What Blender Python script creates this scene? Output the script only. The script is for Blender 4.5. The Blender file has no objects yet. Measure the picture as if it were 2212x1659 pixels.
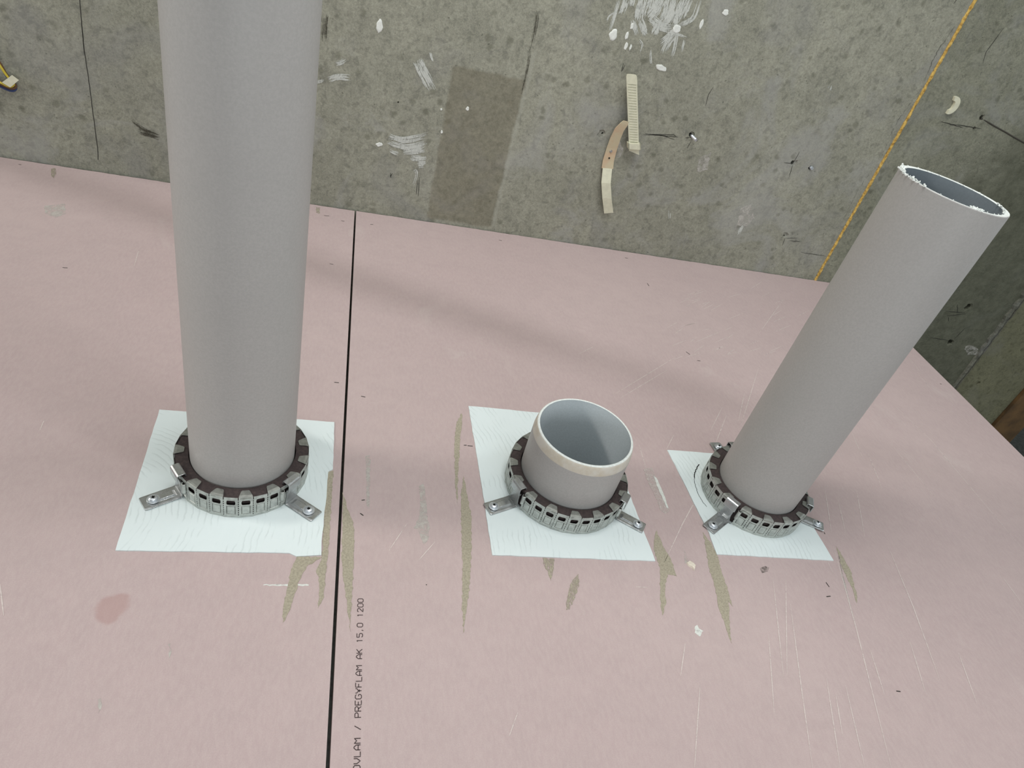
import bpy, bmesh, math, random
from mathutils import Vector, Matrix, noise

C = bpy.context.scene.collection
PI = math.pi
RND = random.Random(7)

# ---------------------------------------------------------------- camera
H = 0.617                                   # camera height above the pink boards
F = 1461.083
RX = (Vector((0.96012, -0.15310, 0.23476)), Vector((0.08650, -0.63560, -0.76716)), Vector((0.26694, 0.75630, -0.59728)))
def _orth():
    p = (0.64010818, 0.29769782, 0.33930318)
    a, b, c = p
    Rx = Matrix(((1,0,0),(0,math.cos(a),-math.sin(a)),(0,math.sin(a),math.cos(a))))
    Rz = Matrix(((math.cos(b),-math.sin(b),0),(math.sin(b),math.cos(b),0),(0,0,1)))
    Rw = Matrix(((math.cos(c),-math.sin(c),0),(math.sin(c),math.cos(c),0),(0,0,1)))
    base = Matrix(((1,0,0),(0,0,-1),(0,1,0)))
    return Rz @ Rx @ base @ Rw              # rows: camera right, down, forward in world axes
RM = _orth()
cam_d = bpy.data.cameras.new('camera'); cam = bpy.data.objects.new('camera', cam_d); C.objects.link(cam)
r, d, f = Vector(RM[0]), Vector(RM[1]), Vector(RM[2])
M = Matrix((( r.x, -d.x, -f.x, 0), (r.y, -d.y, -f.y, 0), (r.z, -d.z, -f.z, H), (0,0,0,1)))
cam.matrix_world = M
cam_d.sensor_width = 36; cam_d.lens = F/2212*36
cam_d.clip_start = 0.01
bpy.context.scene.camera = cam

# ---------------------------------------------------------------- light
sc = bpy.context.scene
sc.view_settings.view_transform = 'Standard'; sc.view_settings.look = 'None'
sc.view_settings.gamma = 1; sc.view_settings.use_curve_mapping = False
sc.view_settings.exposure = 0.0
w = bpy.data.worlds.new('world'); sc.world = w; w.use_nodes = True
bg = w.node_tree.nodes['Background']; bg.inputs[0].default_value = (0.93, 1.0, 1.01, 1); bg.inputs[1].default_value = 0.43
def area(name, loc, target, sx, sy, power, col):
    l = bpy.data.lights.new(name, 'AREA'); l.shape = 'RECTANGLE'; l.size = sx; l.size_y = sy; l.energy = power; l.color = col
    o = bpy.data.objects.new(name, l); C.objects.link(o); o.location = loc
    o.rotation_euler = (Vector(target)-Vector(loc)).to_track_quat('-Z', 'Y').to_euler(); return o
area('ceiling_light_left', (-3.6, 1.0, 2.3), (0.2, .6, 0), 0.9, 0.35, 70, (1.0, 0.95, 0.88))
area('ceiling_light_right', (2.6, 1.0, 1.9), (0.2, .5, 0), 0.5, 0.25, 6, (0.86, 0.94, 1.0))
area('front_fill_light', (0.5, -2.6, 0.75), (0.4, 1.0, 0.35), 1.6, 0.8, 25, (0.93, 0.98, 1.0))  # added fill lamp, brightens the pipes from the camera side
tb = area('ceiling_tube_light', (0.30, 0.20, 2.3), (0.30, 0.20, 0), 2.4, 0.07, 16, (0.99, 1.0, 1.0))
tb.rotation_euler = (0, 0, -0.385)
area('middle_fill_light', (0.30, 0.60, 1.45), (0.3, .60, 0), 0.5, 0.4, 7.4, (1.0, 1.0, 0.98))  # added fill lamp, lifts the middle of the sheets

# ---------------------------------------------------------------- helpers
def ray(u, v): return RM.transposed() @ Vector(((u-1106)/F, (v-829.5)/F, 1))
def fl(u, v, z=0.0):
    q = ray(u, v); t = (z-H)/q.z; return Vector((q.x*t, q.y*t, z))
YW = 1.296
def wl(u, v, y=YW):
    q = ray(u, v); t = y/q.y; return Vector((q.x*t, y, H+q.z*t))
def lin(c):
    def g(x):
        x /= 255.0
        return x/12.92 if x <= 0.04045 else ((x+0.055)/1.055)**2.4
    return (g(c[0]), g(c[1]), g(c[2]), 1)

class NT:
    def __init__(s, name):
        s.m = bpy.data.materials.new(name); s.m.use_nodes = True; s.t = s.m.node_tree; s.n = s.t.nodes; s.l = s.t.links
        s.b = s.n['Principled BSDF']; s.out = s.n['Material Output']
        s.tc = s.n.new('ShaderNodeTexCoord').outputs['Object']
    def mapping(s, scale=(1,1,1), rot=(0,0,0), loc=(0,0,0)):
        m = s.n.new('ShaderNodeMapping'); s.l.new(s.tc, m.inputs[0])
        m.inputs['Scale'].default_value = scale; m.inputs['Rotation'].default_value = rot; m.inputs['Location'].default_value = loc
        return m.outputs[0]
    def noise(s, scale, detail=4, rough=.55, dist=0, vec=None):
        q = s.n.new('ShaderNodeTexNoise'); q.inputs['Scale'].default_value = scale; q.inputs['Detail'].default_value = detail
        q.inputs['Roughness'].default_value = rough; q.inputs['Distortion'].default_value = dist
        s.l.new(vec or s.tc, q.inputs['Vector']); return q.outputs['Fac']
    def voro(s, scale, vec=None, feature='F1', rnd=1):
        q = s.n.new('ShaderNodeTexVoronoi'); q.feature = feature; q.inputs['Scale'].default_value = scale
        q.inputs['Randomness'].default_value = rnd
        s.l.new(vec or s.tc, q.inputs['Vector']); return q.outputs['Distance']
    def ramp(s, x, a, b, c0=0., c1=1.):
        q = s.n.new('ShaderNodeMapRange'); q.interpolation_type = 'SMOOTHSTEP'
        q.inputs['From Min'].default_value = a; q.inputs['From Max'].default_value = b
        q.inputs['To Min'].default_value = c0; q.inputs['To Max'].default_value = c1
        s.l.new(x, q.inputs['Value']); return q.outputs[0]
    def math(s, op, a, b=0.0):
        q = s.n.new('ShaderNodeMath'); q.operation = op
        for i, v in enumerate((a, b)):
            if isinstance(v, (int, float)): q.inputs[i].default_value = v
            else: s.l.new(v, q.inputs[i])
        return q.outputs[0]
    def mix(s, fac, a, b):
        q = s.n.new('ShaderNodeMix'); q.data_type = 'RGBA'
        for i, v in ((0, fac), (6, a), (7, b)):
            if isinstance(v, (int, float, tuple)): q.inputs[i].default_value = v
            else: s.l.new(v, q.inputs[i])
        return q.outputs[2]
    def xyz(s):
        q = s.n.new('ShaderNodeSeparateXYZ'); s.l.new(s.tc, q.inputs[0]); return q.outputs
    def set(s, col=None, rough=.8, metal=0., spec=None):
        if col is not None:
            if isinstance(col, tuple): s.b.inputs['Base Color'].default_value = col
            else: s.l.new(col, s.b.inputs['Base Color'])
        if isinstance(rough, (int, float)): s.b.inputs['Roughness'].default_value = rough
        else: s.l.new(rough, s.b.inputs['Roughness'])
        s.b.inputs['Metallic'].default_value = metal
        if spec is not None: s.b.inputs['Specular IOR Level'].default_value = spec
    def bump(s, h, strength=.3, dist=.001):
        q = s.n.new('ShaderNodeBump'); q.inputs['Strength'].default_value = strength; q.inputs['Distance'].default_value = dist
        s.l.new(h, q.inputs['Height']); s.l.new(q.outputs[0], s.b.inputs['Normal'])
    def alpha(s, a):
        if isinstance(a, (int, float)): s.b.inputs['Alpha'].default_value = a
        else: s.l.new(a, s.b.inputs['Alpha'])

# ---------------------------------------------------------------- materials
def m_board():
    n = NT('pink_board_paper')
    big = n.ramp(n.noise(2.2, 3), .3, .7)
    mid = n.ramp(n.noise(28, 5, .6, .4), .3, .7)
    fib = n.ramp(n.noise(900, 3, .7), .25, .75)
    fib2 = n.ramp(n.noise(260, 4, .7, vec=n.mapping((1, .35, 1))), .3, .7)
    a = n.mix(big, lin((181, 161, 160)), lin((188, 169, 167)))
    a = n.mix(n.math('MULTIPLY', mid, .45), a, lin((174, 156, 155)))
    a = n.mix(n.math('MULTIPLY', fib2, .35), a, lin((197, 181, 178)))
    a = n.mix(n.math('MULTIPLY', fib, .35), a, lin((162, 146, 143)))
    # faint rubbed patches (lighter, greyer paper)
    rub = n.ramp(n.noise(7, 6, .65, 1.2, vec=n.mapping((1, .5, 1))), .60, .76)
    a = n.mix(n.math('MULTIPLY', rub, .35), a, lin((196, 186, 181)))
    # reddish damp mark on the left sheet
    p = n.xyz()
    dx = n.math('SUBTRACT', p[0], -0.1698); dy = n.math('SUBTRACT', p[1], 0.3975)
    dd = n.math('SQRT', n.math('ADD', n.math('MULTIPLY', dx, dx), n.math('MULTIPLY', n.math('MULTIPLY', dy, dy), .8)))
    dd = n.math('ADD', dd, n.math('MULTIPLY', n.math('SUBTRACT', n.noise(45, 3), .5), .018))
    a = n.mix(n.ramp(dd, .0165, .010, 0, .42), a, lin((160, 122, 116)))
    n.set(a, .82, spec=.25)
    n.bump(n.noise(700, 4, .7), .12, .0006)
    return n.m
def m_simple(name, col, rough=.7, metal=0., var=.0, vs=120, bump=0, bs=300, spec=None, dark=None):
    n = NT(name); c = lin(col)
    if var:
        k = dark or tuple(max(0, x*(1-var)) for x in col)
        c = n.mix(n.ramp(n.noise(vs, 4, .6), .35, .7), c, lin(k))
    n.set(c, rough, metal, spec)
    if bump: n.bump(n.noise(bs, 4, .65), bump, .0006)
    return n.m
def boxmask(n, x0, x1, z0, z1, soft, wob):
    p = n.xyz(); o = n.math('MULTIPLY', n.math('SUBTRACT', n.noise(38, 5, .7), .5), wob)
    X = n.math('ADD', p[0], o); Z = n.math('ADD', p[2], o)
    # the patch leans slightly: x shifts with height
    m = n.math('MULTIPLY', n.ramp(X, x0-soft, x0+soft), n.ramp(X, x1+soft, x1-soft))
    return n.math('MULTIPLY', m, n.math('MULTIPLY', n.ramp(Z, z0-soft, z0+soft), n.ramp(Z, z1+soft, z1-soft)))
def m_concrete(name, c_lo, c_hi, c_spot, stain=False, rough_bump=.35, lower_dark=False):
    n = NT(name)
    big = n.ramp(n.noise(3.2, 5, .6, .5), .32, .68)
    mid = n.ramp(n.noise(22, 6, .7, .8), .3, .7)
    fine = n.ramp(n.noise(190, 6, .75), .28, .72)
    vf = n.ramp(n.noise(620, 3, .75), .3, .7)
    a = n.mix(big, lin(c_lo), lin(c_hi))
    a = n.mix(n.math('MULTIPLY', mid, .75), a, lin(tuple(x*.80 for x in c_lo)))
    a = n.mix(n.math('MULTIPLY', n.ramp(n.noise(11, 4, .6, .3), .48, .68), .5), a, lin((c_hi[0]+9, c_hi[1]+9, c_hi[2]+8)))
    a = n.mix(n.math('MULTIPLY', fine, .62), a, lin(tuple(x*.68 for x in c_lo)))
    a = n.mix(n.math('MULTIPLY', vf, .36), a, lin((c_hi[0]+26, c_hi[1]+26, c_hi[2]+20)))
    gr = n.ramp(n.noise(75, 5, .65, .4), .50, .66)
    a = n.mix(n.math('MULTIPLY', gr, .42), a, lin(tuple(x*.66 for x in c_lo)))
    cool = n.ramp(n.noise(5.5, 4, .6, .8, vec=n.mapping((1, 1, 1), (0, 0, 0), (3, 1, 7))), .5, .66)
    a = n.mix(n.math('MULTIPLY', cool, .42), a, lin((c_hi[0]-2, c_hi[1]-1, c_hi[2]+11)))
    # dark aggregate blotches
    wv = n.n.new('ShaderNodeVectorMath'); wv.operation = 'ADD'
    q = n.n.new('ShaderNodeTexNoise'); q.inputs['Scale'].default_value = 60; n.l.new(n.tc, q.inputs['Vector'])
    sc_ = n.n.new('ShaderNodeVectorMath'); sc_.operation = 'SCALE'; sc_.inputs['Scale'].default_value = .012
    n.l.new(q.outputs['Color'], sc_.inputs[0]); n.l.new(n.tc, wv.inputs[0]); n.l.new(sc_.outputs[0], wv.inputs[1])
    sp = n.ramp(n.voro(36, wv.outputs[0]), .30, .10)
    gate = n.ramp(n.noise(7, 2), .40, .58)
    a = n.mix(n.math('MULTIPLY', n.math('MULTIPLY', sp, gate), .48), a, lin(c_spot))
    sp2 = n.ramp(n.voro(90, wv.outputs[0]), .16, .05)
    a = n.mix(n.math('MULTIPLY', n.math('MULTIPLY', sp2, n.ramp(n.noise(30, 2), .5, .6)), .6), a, lin(tuple(x*.8 for x in c_spot)))
    if stain:
        P0, P1 = wl(922, 468), wl(1105, 140)
        mk = boxmask(n, P0.x, wl(1082, 400).x, P0.z-.002, wl(1000, 145).z, .0035, .012)
        a = n.mix(n.math('MULTIPLY', mk, .55), a, n.mix(n.ramp(n.noise(120, 5, .7), .3, .7), lin((126, 120, 102)), lin((94, 89, 73))))
        xe = wl(1088, 380).x
        mk2 = boxmask(n, xe-.001, xe+.006, P0.z, P1.z+.03, .003, .012)
        a = n.mix(n.math('MULTIPLY', mk2, .35), a, lin((168, 168, 156)))
        # cooler, bluish bleached zones between the cable strap and the foam joint
        bl = n.ramp(n.noise(4.5, 4, .6, 1.0), .52, .7)
        a = n.mix(n.math('MULTIPLY', bl, .28), a, lin((134, 134, 136)))
    if lower_dark:  # darker towards the lower right, with a noisy boundary
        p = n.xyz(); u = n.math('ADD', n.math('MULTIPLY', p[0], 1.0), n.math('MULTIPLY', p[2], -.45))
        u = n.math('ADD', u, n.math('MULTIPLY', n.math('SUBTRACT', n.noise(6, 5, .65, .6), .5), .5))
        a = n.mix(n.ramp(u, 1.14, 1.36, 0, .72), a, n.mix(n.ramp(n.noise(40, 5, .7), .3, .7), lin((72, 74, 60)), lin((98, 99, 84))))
    n.set(a, .9, spec=.2)
    h = n.math('ADD', n.noise(420, 6, .75), n.math('MULTIPLY', sp2, -.6))
    h = n.math('ADD', h, n.math('MULTIPLY', n.noise(45, 4, .6), 1.5))
    n.bump(h, rough_bump, .0015)
    return n.m
def m_pipe(name, col):
    n = NT(name)
    a = n.mix(n.ramp(n.noise(420, 3, .7), .3, .7), lin(col), lin(tuple(x*.955 for x in col)))
    a = n.mix(n.math('MULTIPLY', n.ramp(n.noise(9, 4, .6, .3), .4, .7), .25), a, lin(tuple(x*.94 for x in col)))
    sc1 = n.ramp(n.noise(55, 3, .6, vec=n.mapping((1, 1, .35))), .745, .80)
    a = n.mix(n.math('MULTIPLY', sc1, .35), a, lin((118, 116, 112)))
    n.set(a, .46, spec=.4)
    n.bump(n.noise(260, 3), .04, .0006)
    return n.m
def m_panel():
    n = NT('white_brushed_coating')
    br = n.noise(16, 5, .6, 2.6, vec=n.mapping((2.6, 1.2, 1), (0, 0, .35)))
    wv = n.n.new('ShaderNodeTexWave'); wv.wave_type = 'RINGS'; wv.rings_direction = 'Z'
    wv.inputs['Scale'].default_value = 48; wv.inputs['Distortion'].default_value = 6; wv.inputs['Detail'].default_value = 5
    wv.inputs['Detail Scale'].default_value = .7
    n.l.new(n.mapping((1, 1, 1), (0, 0, 0), (.24, -.5, 0)), wv.inputs['Vector'])
    st = n.ramp(wv.outputs['Fac'], 0, .22, 1, 0)
    gate = n.ramp(n.noise(22, 3), .46, .6)
    a = n.mix(n.math('MULTIPLY', n.math('MULTIPLY', st, gate), .30), lin((214, 223, 223)), lin((164, 174, 173)))
    a = n.mix(n.ramp(br, .35, .7, 0, .25), a, lin((208, 219, 219)))
    n.set(a, .55, spec=.35)
    n.bump(n.math('ADD', n.math('MULTIPLY', wv.outputs['Fac'], gate), n.math('MULTIPLY', br, 2)), .10, .0006)
    return n.m
def m_smear(name, col, lo, hi, scale=(1, 1, 1), ns=90, rot=(0,0,0), amax=1.):
    n = NT(name)
    q = n.noise(ns, 6, .7, .6, vec=n.mapping(scale, rot))
    n.set(n.mix(n.ramp(n.noise(ns*3, 3), .3, .7), lin(col), lin(tuple(x*.93 for x in col))), .7)
    n.alpha(n.ramp(q, lo, hi, 0, amax)); n.bump(q, .4, .0008)
    return n.m
def m_steel(name, col, rough, sc=1, bmp=.05, met=.85):
    n = NT(name)
    a = n.mix(n.ramp(n.noise(170*sc, 4, .6), .35, .7), lin(col), lin(tuple(x*.84 for x in col)))
    a = n.mix(n.math('MULTIPLY', n.ramp(n.voro(130*sc), .1, .55), .18), a, lin(tuple(min(255, x*1.1) for x in col)))
    n.set(a, n.ramp(n.noise(90, 3), .3, .7, rough-.06, rough+.1), met)
    if bmp: n.bump(n.noise(500, 3), bmp, .0004)
    return n.m
MB = m_board()
MEDGE = m_simple('gypsum_core', (205, 196, 188), .9, var=.12)
MTORN = m_simple('bared_brown_paper', (166, 158, 139), .9, var=.13, vs=500, bump=.2)
MTORN2 = m_smear('rubbed_brown_paper', (166, 158, 139), .38, .56, (5, 1, 1), 120)
MW1 = m_concrete('grey_concrete', (148, 148, 135), (162, 161, 147), (92, 92, 78), True)
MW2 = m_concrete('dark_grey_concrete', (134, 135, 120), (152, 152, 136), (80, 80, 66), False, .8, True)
MW3 = m_concrete('olive_concrete', (116, 115, 94), (132, 130, 106), (88, 86, 66), False, .3)
MMORTAR = m_concrete('pale_mortar', (104, 104, 94), (140, 139, 128), (60, 60, 54), False, .9)
MFOAM = m_simple('yellow_foam', (205, 172, 92), .8, var=.2, vs=200, dark=(150, 112, 44), bump=.5, bs=250)
MWOOD = m_simple('brown_wood', (112, 84, 50), .7, var=.35, vs=14, bump=.15)
MGRAVEL = m_simple('dark_gravel_floor', (66, 68, 64), .9, var=.3, vs=60, bump=.6, bs=60)
MPEB = m_simple('pale_pebble', (168, 170, 166), .8, var=.1)
MP = m_pipe('grey_pipe_plastic', (172, 170, 167))
MPI = m_pipe('blue_grey_pipe_bore', (208, 215, 218))
MCUT = m_simple('raw_white_plastic_cut', (226, 230, 226), .7, var=.08, vs=400, bump=.3)
MCHAM = m_simple('cream_chamfer_plastic', (204, 200, 190), .6, var=.14, vs=60, dark=(192, 183, 165))
MPAN = m_panel()
MGALV = m_steel('galvanised_steel', (188, 191, 186), .42, 1, .05, .7)
MTAB = m_steel('dull_galvanised_steel', (154, 156, 150), .48, 1, .05, .75)
MZINC = m_steel('bright_zinc_plated_steel', (186, 188, 188), .3, .25, 0)
MSCREW = m_steel('screw_steel', (222, 227, 232), .34, 1, 0)
MINT = m_simple('dark_brown_intumescent', (50, 40, 40), .75, var=.25, vs=300, dark=(66, 54, 52), bump=.2)
MINK = m_simple('dark_print_ink', (72, 58, 58), .9, var=.2, vs=600)
MPENCIL = m_simple('dark_pencil', (44, 42, 38), .9)
MBLACK = m_simple('black_gap_mastic', (24, 22, 20), .9)
MIVORY = m_simple('ivory_plastic', (216, 214, 190), .5, var=.05)
MTAN = m_simple('tan_plastic_underside', (196, 184, 154), .6, var=.12, vs=40, dark=(198, 168, 138))
MDUST = m_smear('thin_white_paint', (200, 203, 196), .40, .60, (1, 1, .25), 150)
MPAINT = m_smear('thick_white_paint', (214, 216, 210), .22, .40, (1, 1, .4), 130)
MBRUSH = m_smear('brushed_white_paint', (196, 200, 194), .36, .56, (2.4, 1, .35), 120, (0, .5, 0), .95)
MSCR = m_smear('pale_scratch', (226, 214, 208), .25, .5, (1, 1, 1), 120, amax=.76)
MCHALK = m_smear('chalky_smear', (204, 200, 192), .32, .62, (1, 1, 1), 90, amax=.7)
MDARKST = m_smear('dark_streak', (66, 64, 52), .36, .70, (1, 1, .3), 160, amax=.7)
MSTROKE = m_smear('dragged_white_paint', (204, 206, 199), .26, .50, (1, 1, .4), 260, amax=.92)
MDAB = m_simple('white_paint_dab', (222, 224, 218), .6, var=.06, vs=200, bump=.3)
MTAPE = m_smear('clear_tape_film', (214, 204, 198), .3, .62, (1, 1, 1), 160, amax=.62)
MFLAKE = m_simple('cream_plaster', (222, 212, 196), .8, var=.08)

# ---------------------------------------------------------------- object helpers
def obj(name, bm, m, parent=None, smooth=False, recalc=True):
    if recalc: bmesh.ops.recalc_face_normals(bm, faces=bm.faces)
    me = bpy.data.meshes.new(name); bm.to_mesh(me); bm.free()
    for x in (m if isinstance(m, (list, tuple)) else [m]): me.materials.append(x)
    if smooth:
        for p in me.polygons: p.use_smooth = True
        try: me.set_sharp_from_angle(angle=math.radians(38))
        except Exception: pass
    o = bpy.data.objects.new(name, me); C.objects.link(o)
    if parent is not None: o.parent = parent
    return o
def tag(o, label, cat=None, group=None):
    o['label'] = label
    if cat: o['category'] = cat
    if group: o['group'] = group
    return o
def thing(name, label, cat, loc=(0,0,0), rz=0, group=None):
    o = bpy.data.objects.new(name, None); C.objects.link(o); o.location = loc; o.rotation_euler = (0,0,rz); o.empty_display_size = .02
    return tag(o, label, cat, group)
def struct(o): o['kind'] = 'structure'; return o
def box(bm, a, b, mi=0):
    vs = [bm.verts.new((x, y, z)) for x in (a[0], b[0]) for y in (a[1], b[1]) for z in (a[2], b[2])]
    for q in ((0,1,3,2),(4,6,7,5),(0,4,5,1),(2,3,7,6),(0,2,6,4),(1,5,7,3)):
        bm.faces.new([vs[i] for i in q]).material_index = mi
    return vs
def lathe(bm, prof, n=96, closed=False, mis=None, wob=0):
    rings = []
    for k, (rr, z) in enumerate(prof):
        rings.append([bm.verts.new(((rr+wob*noise.noise(Vector((math.cos(2*PI*i/n)*2, math.sin(2*PI*i/n)*2, k))))*math.cos(2*PI*i/n),
                                    (rr+wob*noise.noise(Vector((math.cos(2*PI*i/n)*2, math.sin(2*PI*i/n)*2, k))))*math.sin(2*PI*i/n), z)) for i in range(n)])
    m = len(prof)
    for k in range(m if closed else m-1):
        A, B = rings[k], rings[(k+1) % m]
        for i in range(n):
            fc = bm.faces.new((A[i], A[(i+1)%n], B[(i+1)%n], B[i]))
            if mis: fc.material_index = mis[k]
    return rings
def ragged(pts, step, amp, seed, closed=True):
    rn = random.Random(seed); out = []
    n = len(pts)
    for i in range(n if closed else n-1):
        a, b = pts[i], pts[(i+1) % n]; L = (b-a).length; k = max(1, int(L/step))
        for j in range(k):
            p = a.lerp(b, j/k)
            if j or rn.random() < .5: p = p + Vector((rn.uniform(-amp, amp), rn.uniform(-amp, amp) if abs(a.z-b.z) < 1e-9 and abs(a.y-b.y) > -1 else 0, rn.uniform(-amp, amp)))
            out.append(p)
    return out
def slab(bm, pts, nrm, th, base=.0, mi=0):
    """thin coat following an outline that lies on a plane"""
    lo = [bm.verts.new(p+nrm*base) for p in pts]; hi = [bm.verts.new(p+nrm*(base+th)) for p in pts]
    fs = [bm.faces.new(hi)]
    for i in range(len(pts)): fs.append(bm.faces.new((lo[i], lo[(i+1)%len(pts)], hi[(i+1)%len(pts)], hi[i])))
    for q in fs: q.material_index = mi
    bmesh.ops.triangulate(bm, faces=[fs[0]], ngon_method='EAR_CLIP')
UP = Vector((0,0,1)); OUT = Vector((0,-1,0))
def onfloor(bm, px, th=.0003, z=0, step=.004, amp=.0006, seed=1, mi=0):
    p = ragged([fl(u, v, z) for u, v in px], step, amp, seed)
    for q in p: q.z = z
    slab(bm, p, UP, th, 0, mi)
def onwall(bm, px, th=.0004, step=.005, amp=.001, seed=1, mi=0, y=YW):
    p = ragged([wl(u, v, y) for u, v in px], step, amp, seed)
    for q in p: q.y = y
    slab(bm, p, OUT, th, 0, mi)
def stroke(bm, pts, wd, nrm, th=.0003, mi=0, taper=False):
    """flat line of width wd through 3-D points lying on a plane"""
    L, R = [], []
    n = len(pts)
    for i, p in enumerate(pts):
        t = (pts[min(n-1, i+1)]-pts[max(0, i-1)]).normalized(); s = nrm.cross(t)
        k = wd/2*(1 if not taper else (.25+.75*math.sin(PI*(i+.3)/(n-.4))))
        L.append(p+s*k+nrm*th); R.append(p-s*k+nrm*th)
    lv = [bm.verts.new(p) for p in L]; rv = [bm.verts.new(p) for p in R]
    for i in range(n-1): bm.faces.new((lv[i], rv[i], rv[i+1], lv[i+1])).material_index = mi
def wline(bm, px, wd, mi=0, taper=True, th=.0004, jit=0, seed=0, y=YW):
    rn = random.Random(seed)
    P = [wl(u, v, y) for u, v in px]; Q = []
    for a, b in zip(P[:-1], P[1:]):
        k = max(2, int((b-a).length/.006))
        for j in range(k): Q.append(a.lerp(b, j/k)+Vector((rn.uniform(-jit, jit), 0, rn.uniform(-jit, jit))))
    Q.append(P[-1]); stroke(bm, Q, wd, OUT, th, mi, taper)
def fline(bm, px, wd, mi=0, taper=True, th=.0003, z=0):
    P = [fl(u, v, z) for u, v in px]; Q = []
    for a, b in zip(P[:-1], P[1:]):
        k = max(2, int((b-a).length/.01))
        for j in range(k): Q.append(a.lerp(b, j/k))
    Q.append(P[-1]); stroke(bm, Q, wd, UP, th, mi, taper)
def tube(bm, pts, r, n=8, mi=0, cap=True):
    rings = []
    for i, p in enumerate(pts):
        t = (pts[min(len(pts)-1, i+1)]-pts[max(0, i-1)]).normalized()
        a = t.orthogonal().normalized() if i == 0 else (prev-t*prev.dot(t)).normalized()
        prev = a; b = t.cross(a)
        rr = r[i] if isinstance(r, (list, tuple)) else r
        rings.append([bm.verts.new(p+a*rr*math.cos(2*PI*k/n)+b*rr*math.sin(2*PI*k/n)) for k in range(n)])
    for A, B in zip(rings[:-1], rings[1:]):
        for k in range(n): bm.faces.new((A[k], A[(k+1)%n], B[(k+1)%n], B[k])).material_index = mi
    if cap: bm.faces.new(rings[0][::-1]).material_index = mi; bm.faces.new(rings[-1]).material_index = mi
def smoothpath(pts, sub=6):
    out = []
    n = len(pts)
    for i in range(n-1):
        p0, p1, p2, p3 = pts[max(0,i-1)], pts[i], pts[i+1], pts[min(n-1,i+2)]
        for j in range(sub):
            t = j/sub
            out.append(.5*((2*p1)+(p2-p0)*t+(2*p0-5*p1+4*p2-p3)*t*t+(3*p1-p0-3*p2+p3)*t**3))
    out.append(pts[-1]); return out

# ================================================================ SETTING
TH = .015
JX = .0307                       # the joint between the two sheets
XE = 1.2322                      # free right edge of the right sheet
def board_mesh(x0, x1, y0, y1, seed):
    bm = bmesh.new(); rn = random.Random(seed)
    # top outline with a slightly ragged cut edge along the wall
    k = 120
    back = [(x0+(x1-x0)*i/k, y1+(rn.uniform(-.0006, .0006) if 0 < i < k else 0)) for i in range(k+1)]
    loop = [(x0, y0), (x1, y0)] + back[::-1]
    hi = [bm.verts.new((x, y, 0)) for x, y in loop]; lo = [bm.verts.new((x, y, -TH)) for x, y in loop]
    bm.faces.new(hi); bm.faces.new(lo[::-1])
    n = len(loop)
    for i in range(n):
        q = bm.faces.new((lo[i], lo[(i+1)%n], hi[(i+1)%n], hi[i])); q.material_index = 0 if loop[i][0] == loop[(i+1)%n][0] and loop[i][0] != x1 else 1
    return bm
BS = [MB, MEDGE, MSCR, MPENCIL]
PT = .0012
CL, CM, CR = Vector((-.0807, .5766, PT)), Vector((.3121, .5748, PT)), Vector((.5926, .5719, PT))
def bore(o, holes):
    bm = bmesh.new()
    for c, rr in holes: bmesh.ops.create_cone(bm, cap_ends=True, segments=64, radius1=rr, radius2=rr, depth=.2, matrix=Matrix.Translation((c.x, c.y, 0)))
    me = bpy.data.meshes.new('cut'); bm.to_mesh(me); bm.free()
    cut = bpy.data.objects.new('cut', me); C.objects.link(cut)
    md = o.modifiers.new('holes', 'BOOLEAN'); md.operation = 'DIFFERENCE'; md.solver = 'EXACT'; md.object = cut
    bpy.context.view_layer.update()
    nm = bpy.data.meshes.new_from_object(o.evaluated_get(bpy.context.evaluated_depsgraph_get())); o.modifiers.clear(); o.data = nm
    bpy.data.objects.remove(cut, do_unlink=True)
# marks that are part of the paper surface: scratches and pencil ticks
scr_left = [((0,1262),(8,1330)),((97,905),(86,930)),((300,540),(290,575))]
ticks_left = [((135,578),(146,579)),((722,826),(732,827)),((712,570),(720,571)),((700,466),(711,467)),((737,477),(744,478)),((40,355),(46,356))]
scr_right = [((1670,1255),(1692,1460)),((1697,1250),(1700,1460)),((1707,1305),(1730,1480),(1755,1659)),((1785,1465),(1815,1659)),((1826,1480),(1868,1659)),((1805,1500),(1820,1590)),
 ((1800,1180),(1850,1360),(1925,1659)),((1905,850),(2010,950),(2212,1190)),((1918,1180),(1972,1310),(2030,1470)),((1965,1385),(2000,1500)),((1880,1405),(1910,1500)),
 ((1850,1060),(1868,1160)),((1782,1060),(1796,1150)),((1810,1080),(1826,1150)),((1838,930),(1862,985)),((1875,980),(1905,1055)),((1925,960),(2020,1075)),
 ((1525,1040),(1475,1130),(1435,1215)),((1570,895),(1545,960)),((1455,940),(1440,970)),((1640,790),(1600,920)),((1608,850),(1595,910)),((1690,650),(1640,720)),
 ((1330,850),(1470,765)),((1340,860),(1440,800)),((1500,740),(1560,715)),((1250,765),(1290,745)),((1480,1390),(1470,1460)),((1512,1480),(1500,1659)),((1118,1540),(1100,1590)),
 ((1660,1370),(1672,1540)),((2070,1410),(2110,1520)),((1372,1268),(1398,1269)),((1750,1130),(1800,1240)),((1615,910),(1580,980)),((1560,880),(1535,930)),
 ((940,1170),(905,1210)),((880,1130),(840,1190)),((1395,1010),(1380,960)),((1985,810),(2010,840)),((1960,770),(1985,800)),((2160,1240),(2212,1310))]
for i in range(46):              # fine fan of trowel scratches near the back right
    a = RND.uniform(0, 1); u = 1560+RND.uniform(-120, 215); v = 640+RND.uniform(-30, 130) + (1700-u)*.12
    if v < 335+.154*u+14: v += 30
    scr_right.append(((u, v), (u+RND.uniform(14, 34), v-RND.uniform(6, 16))))
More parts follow.
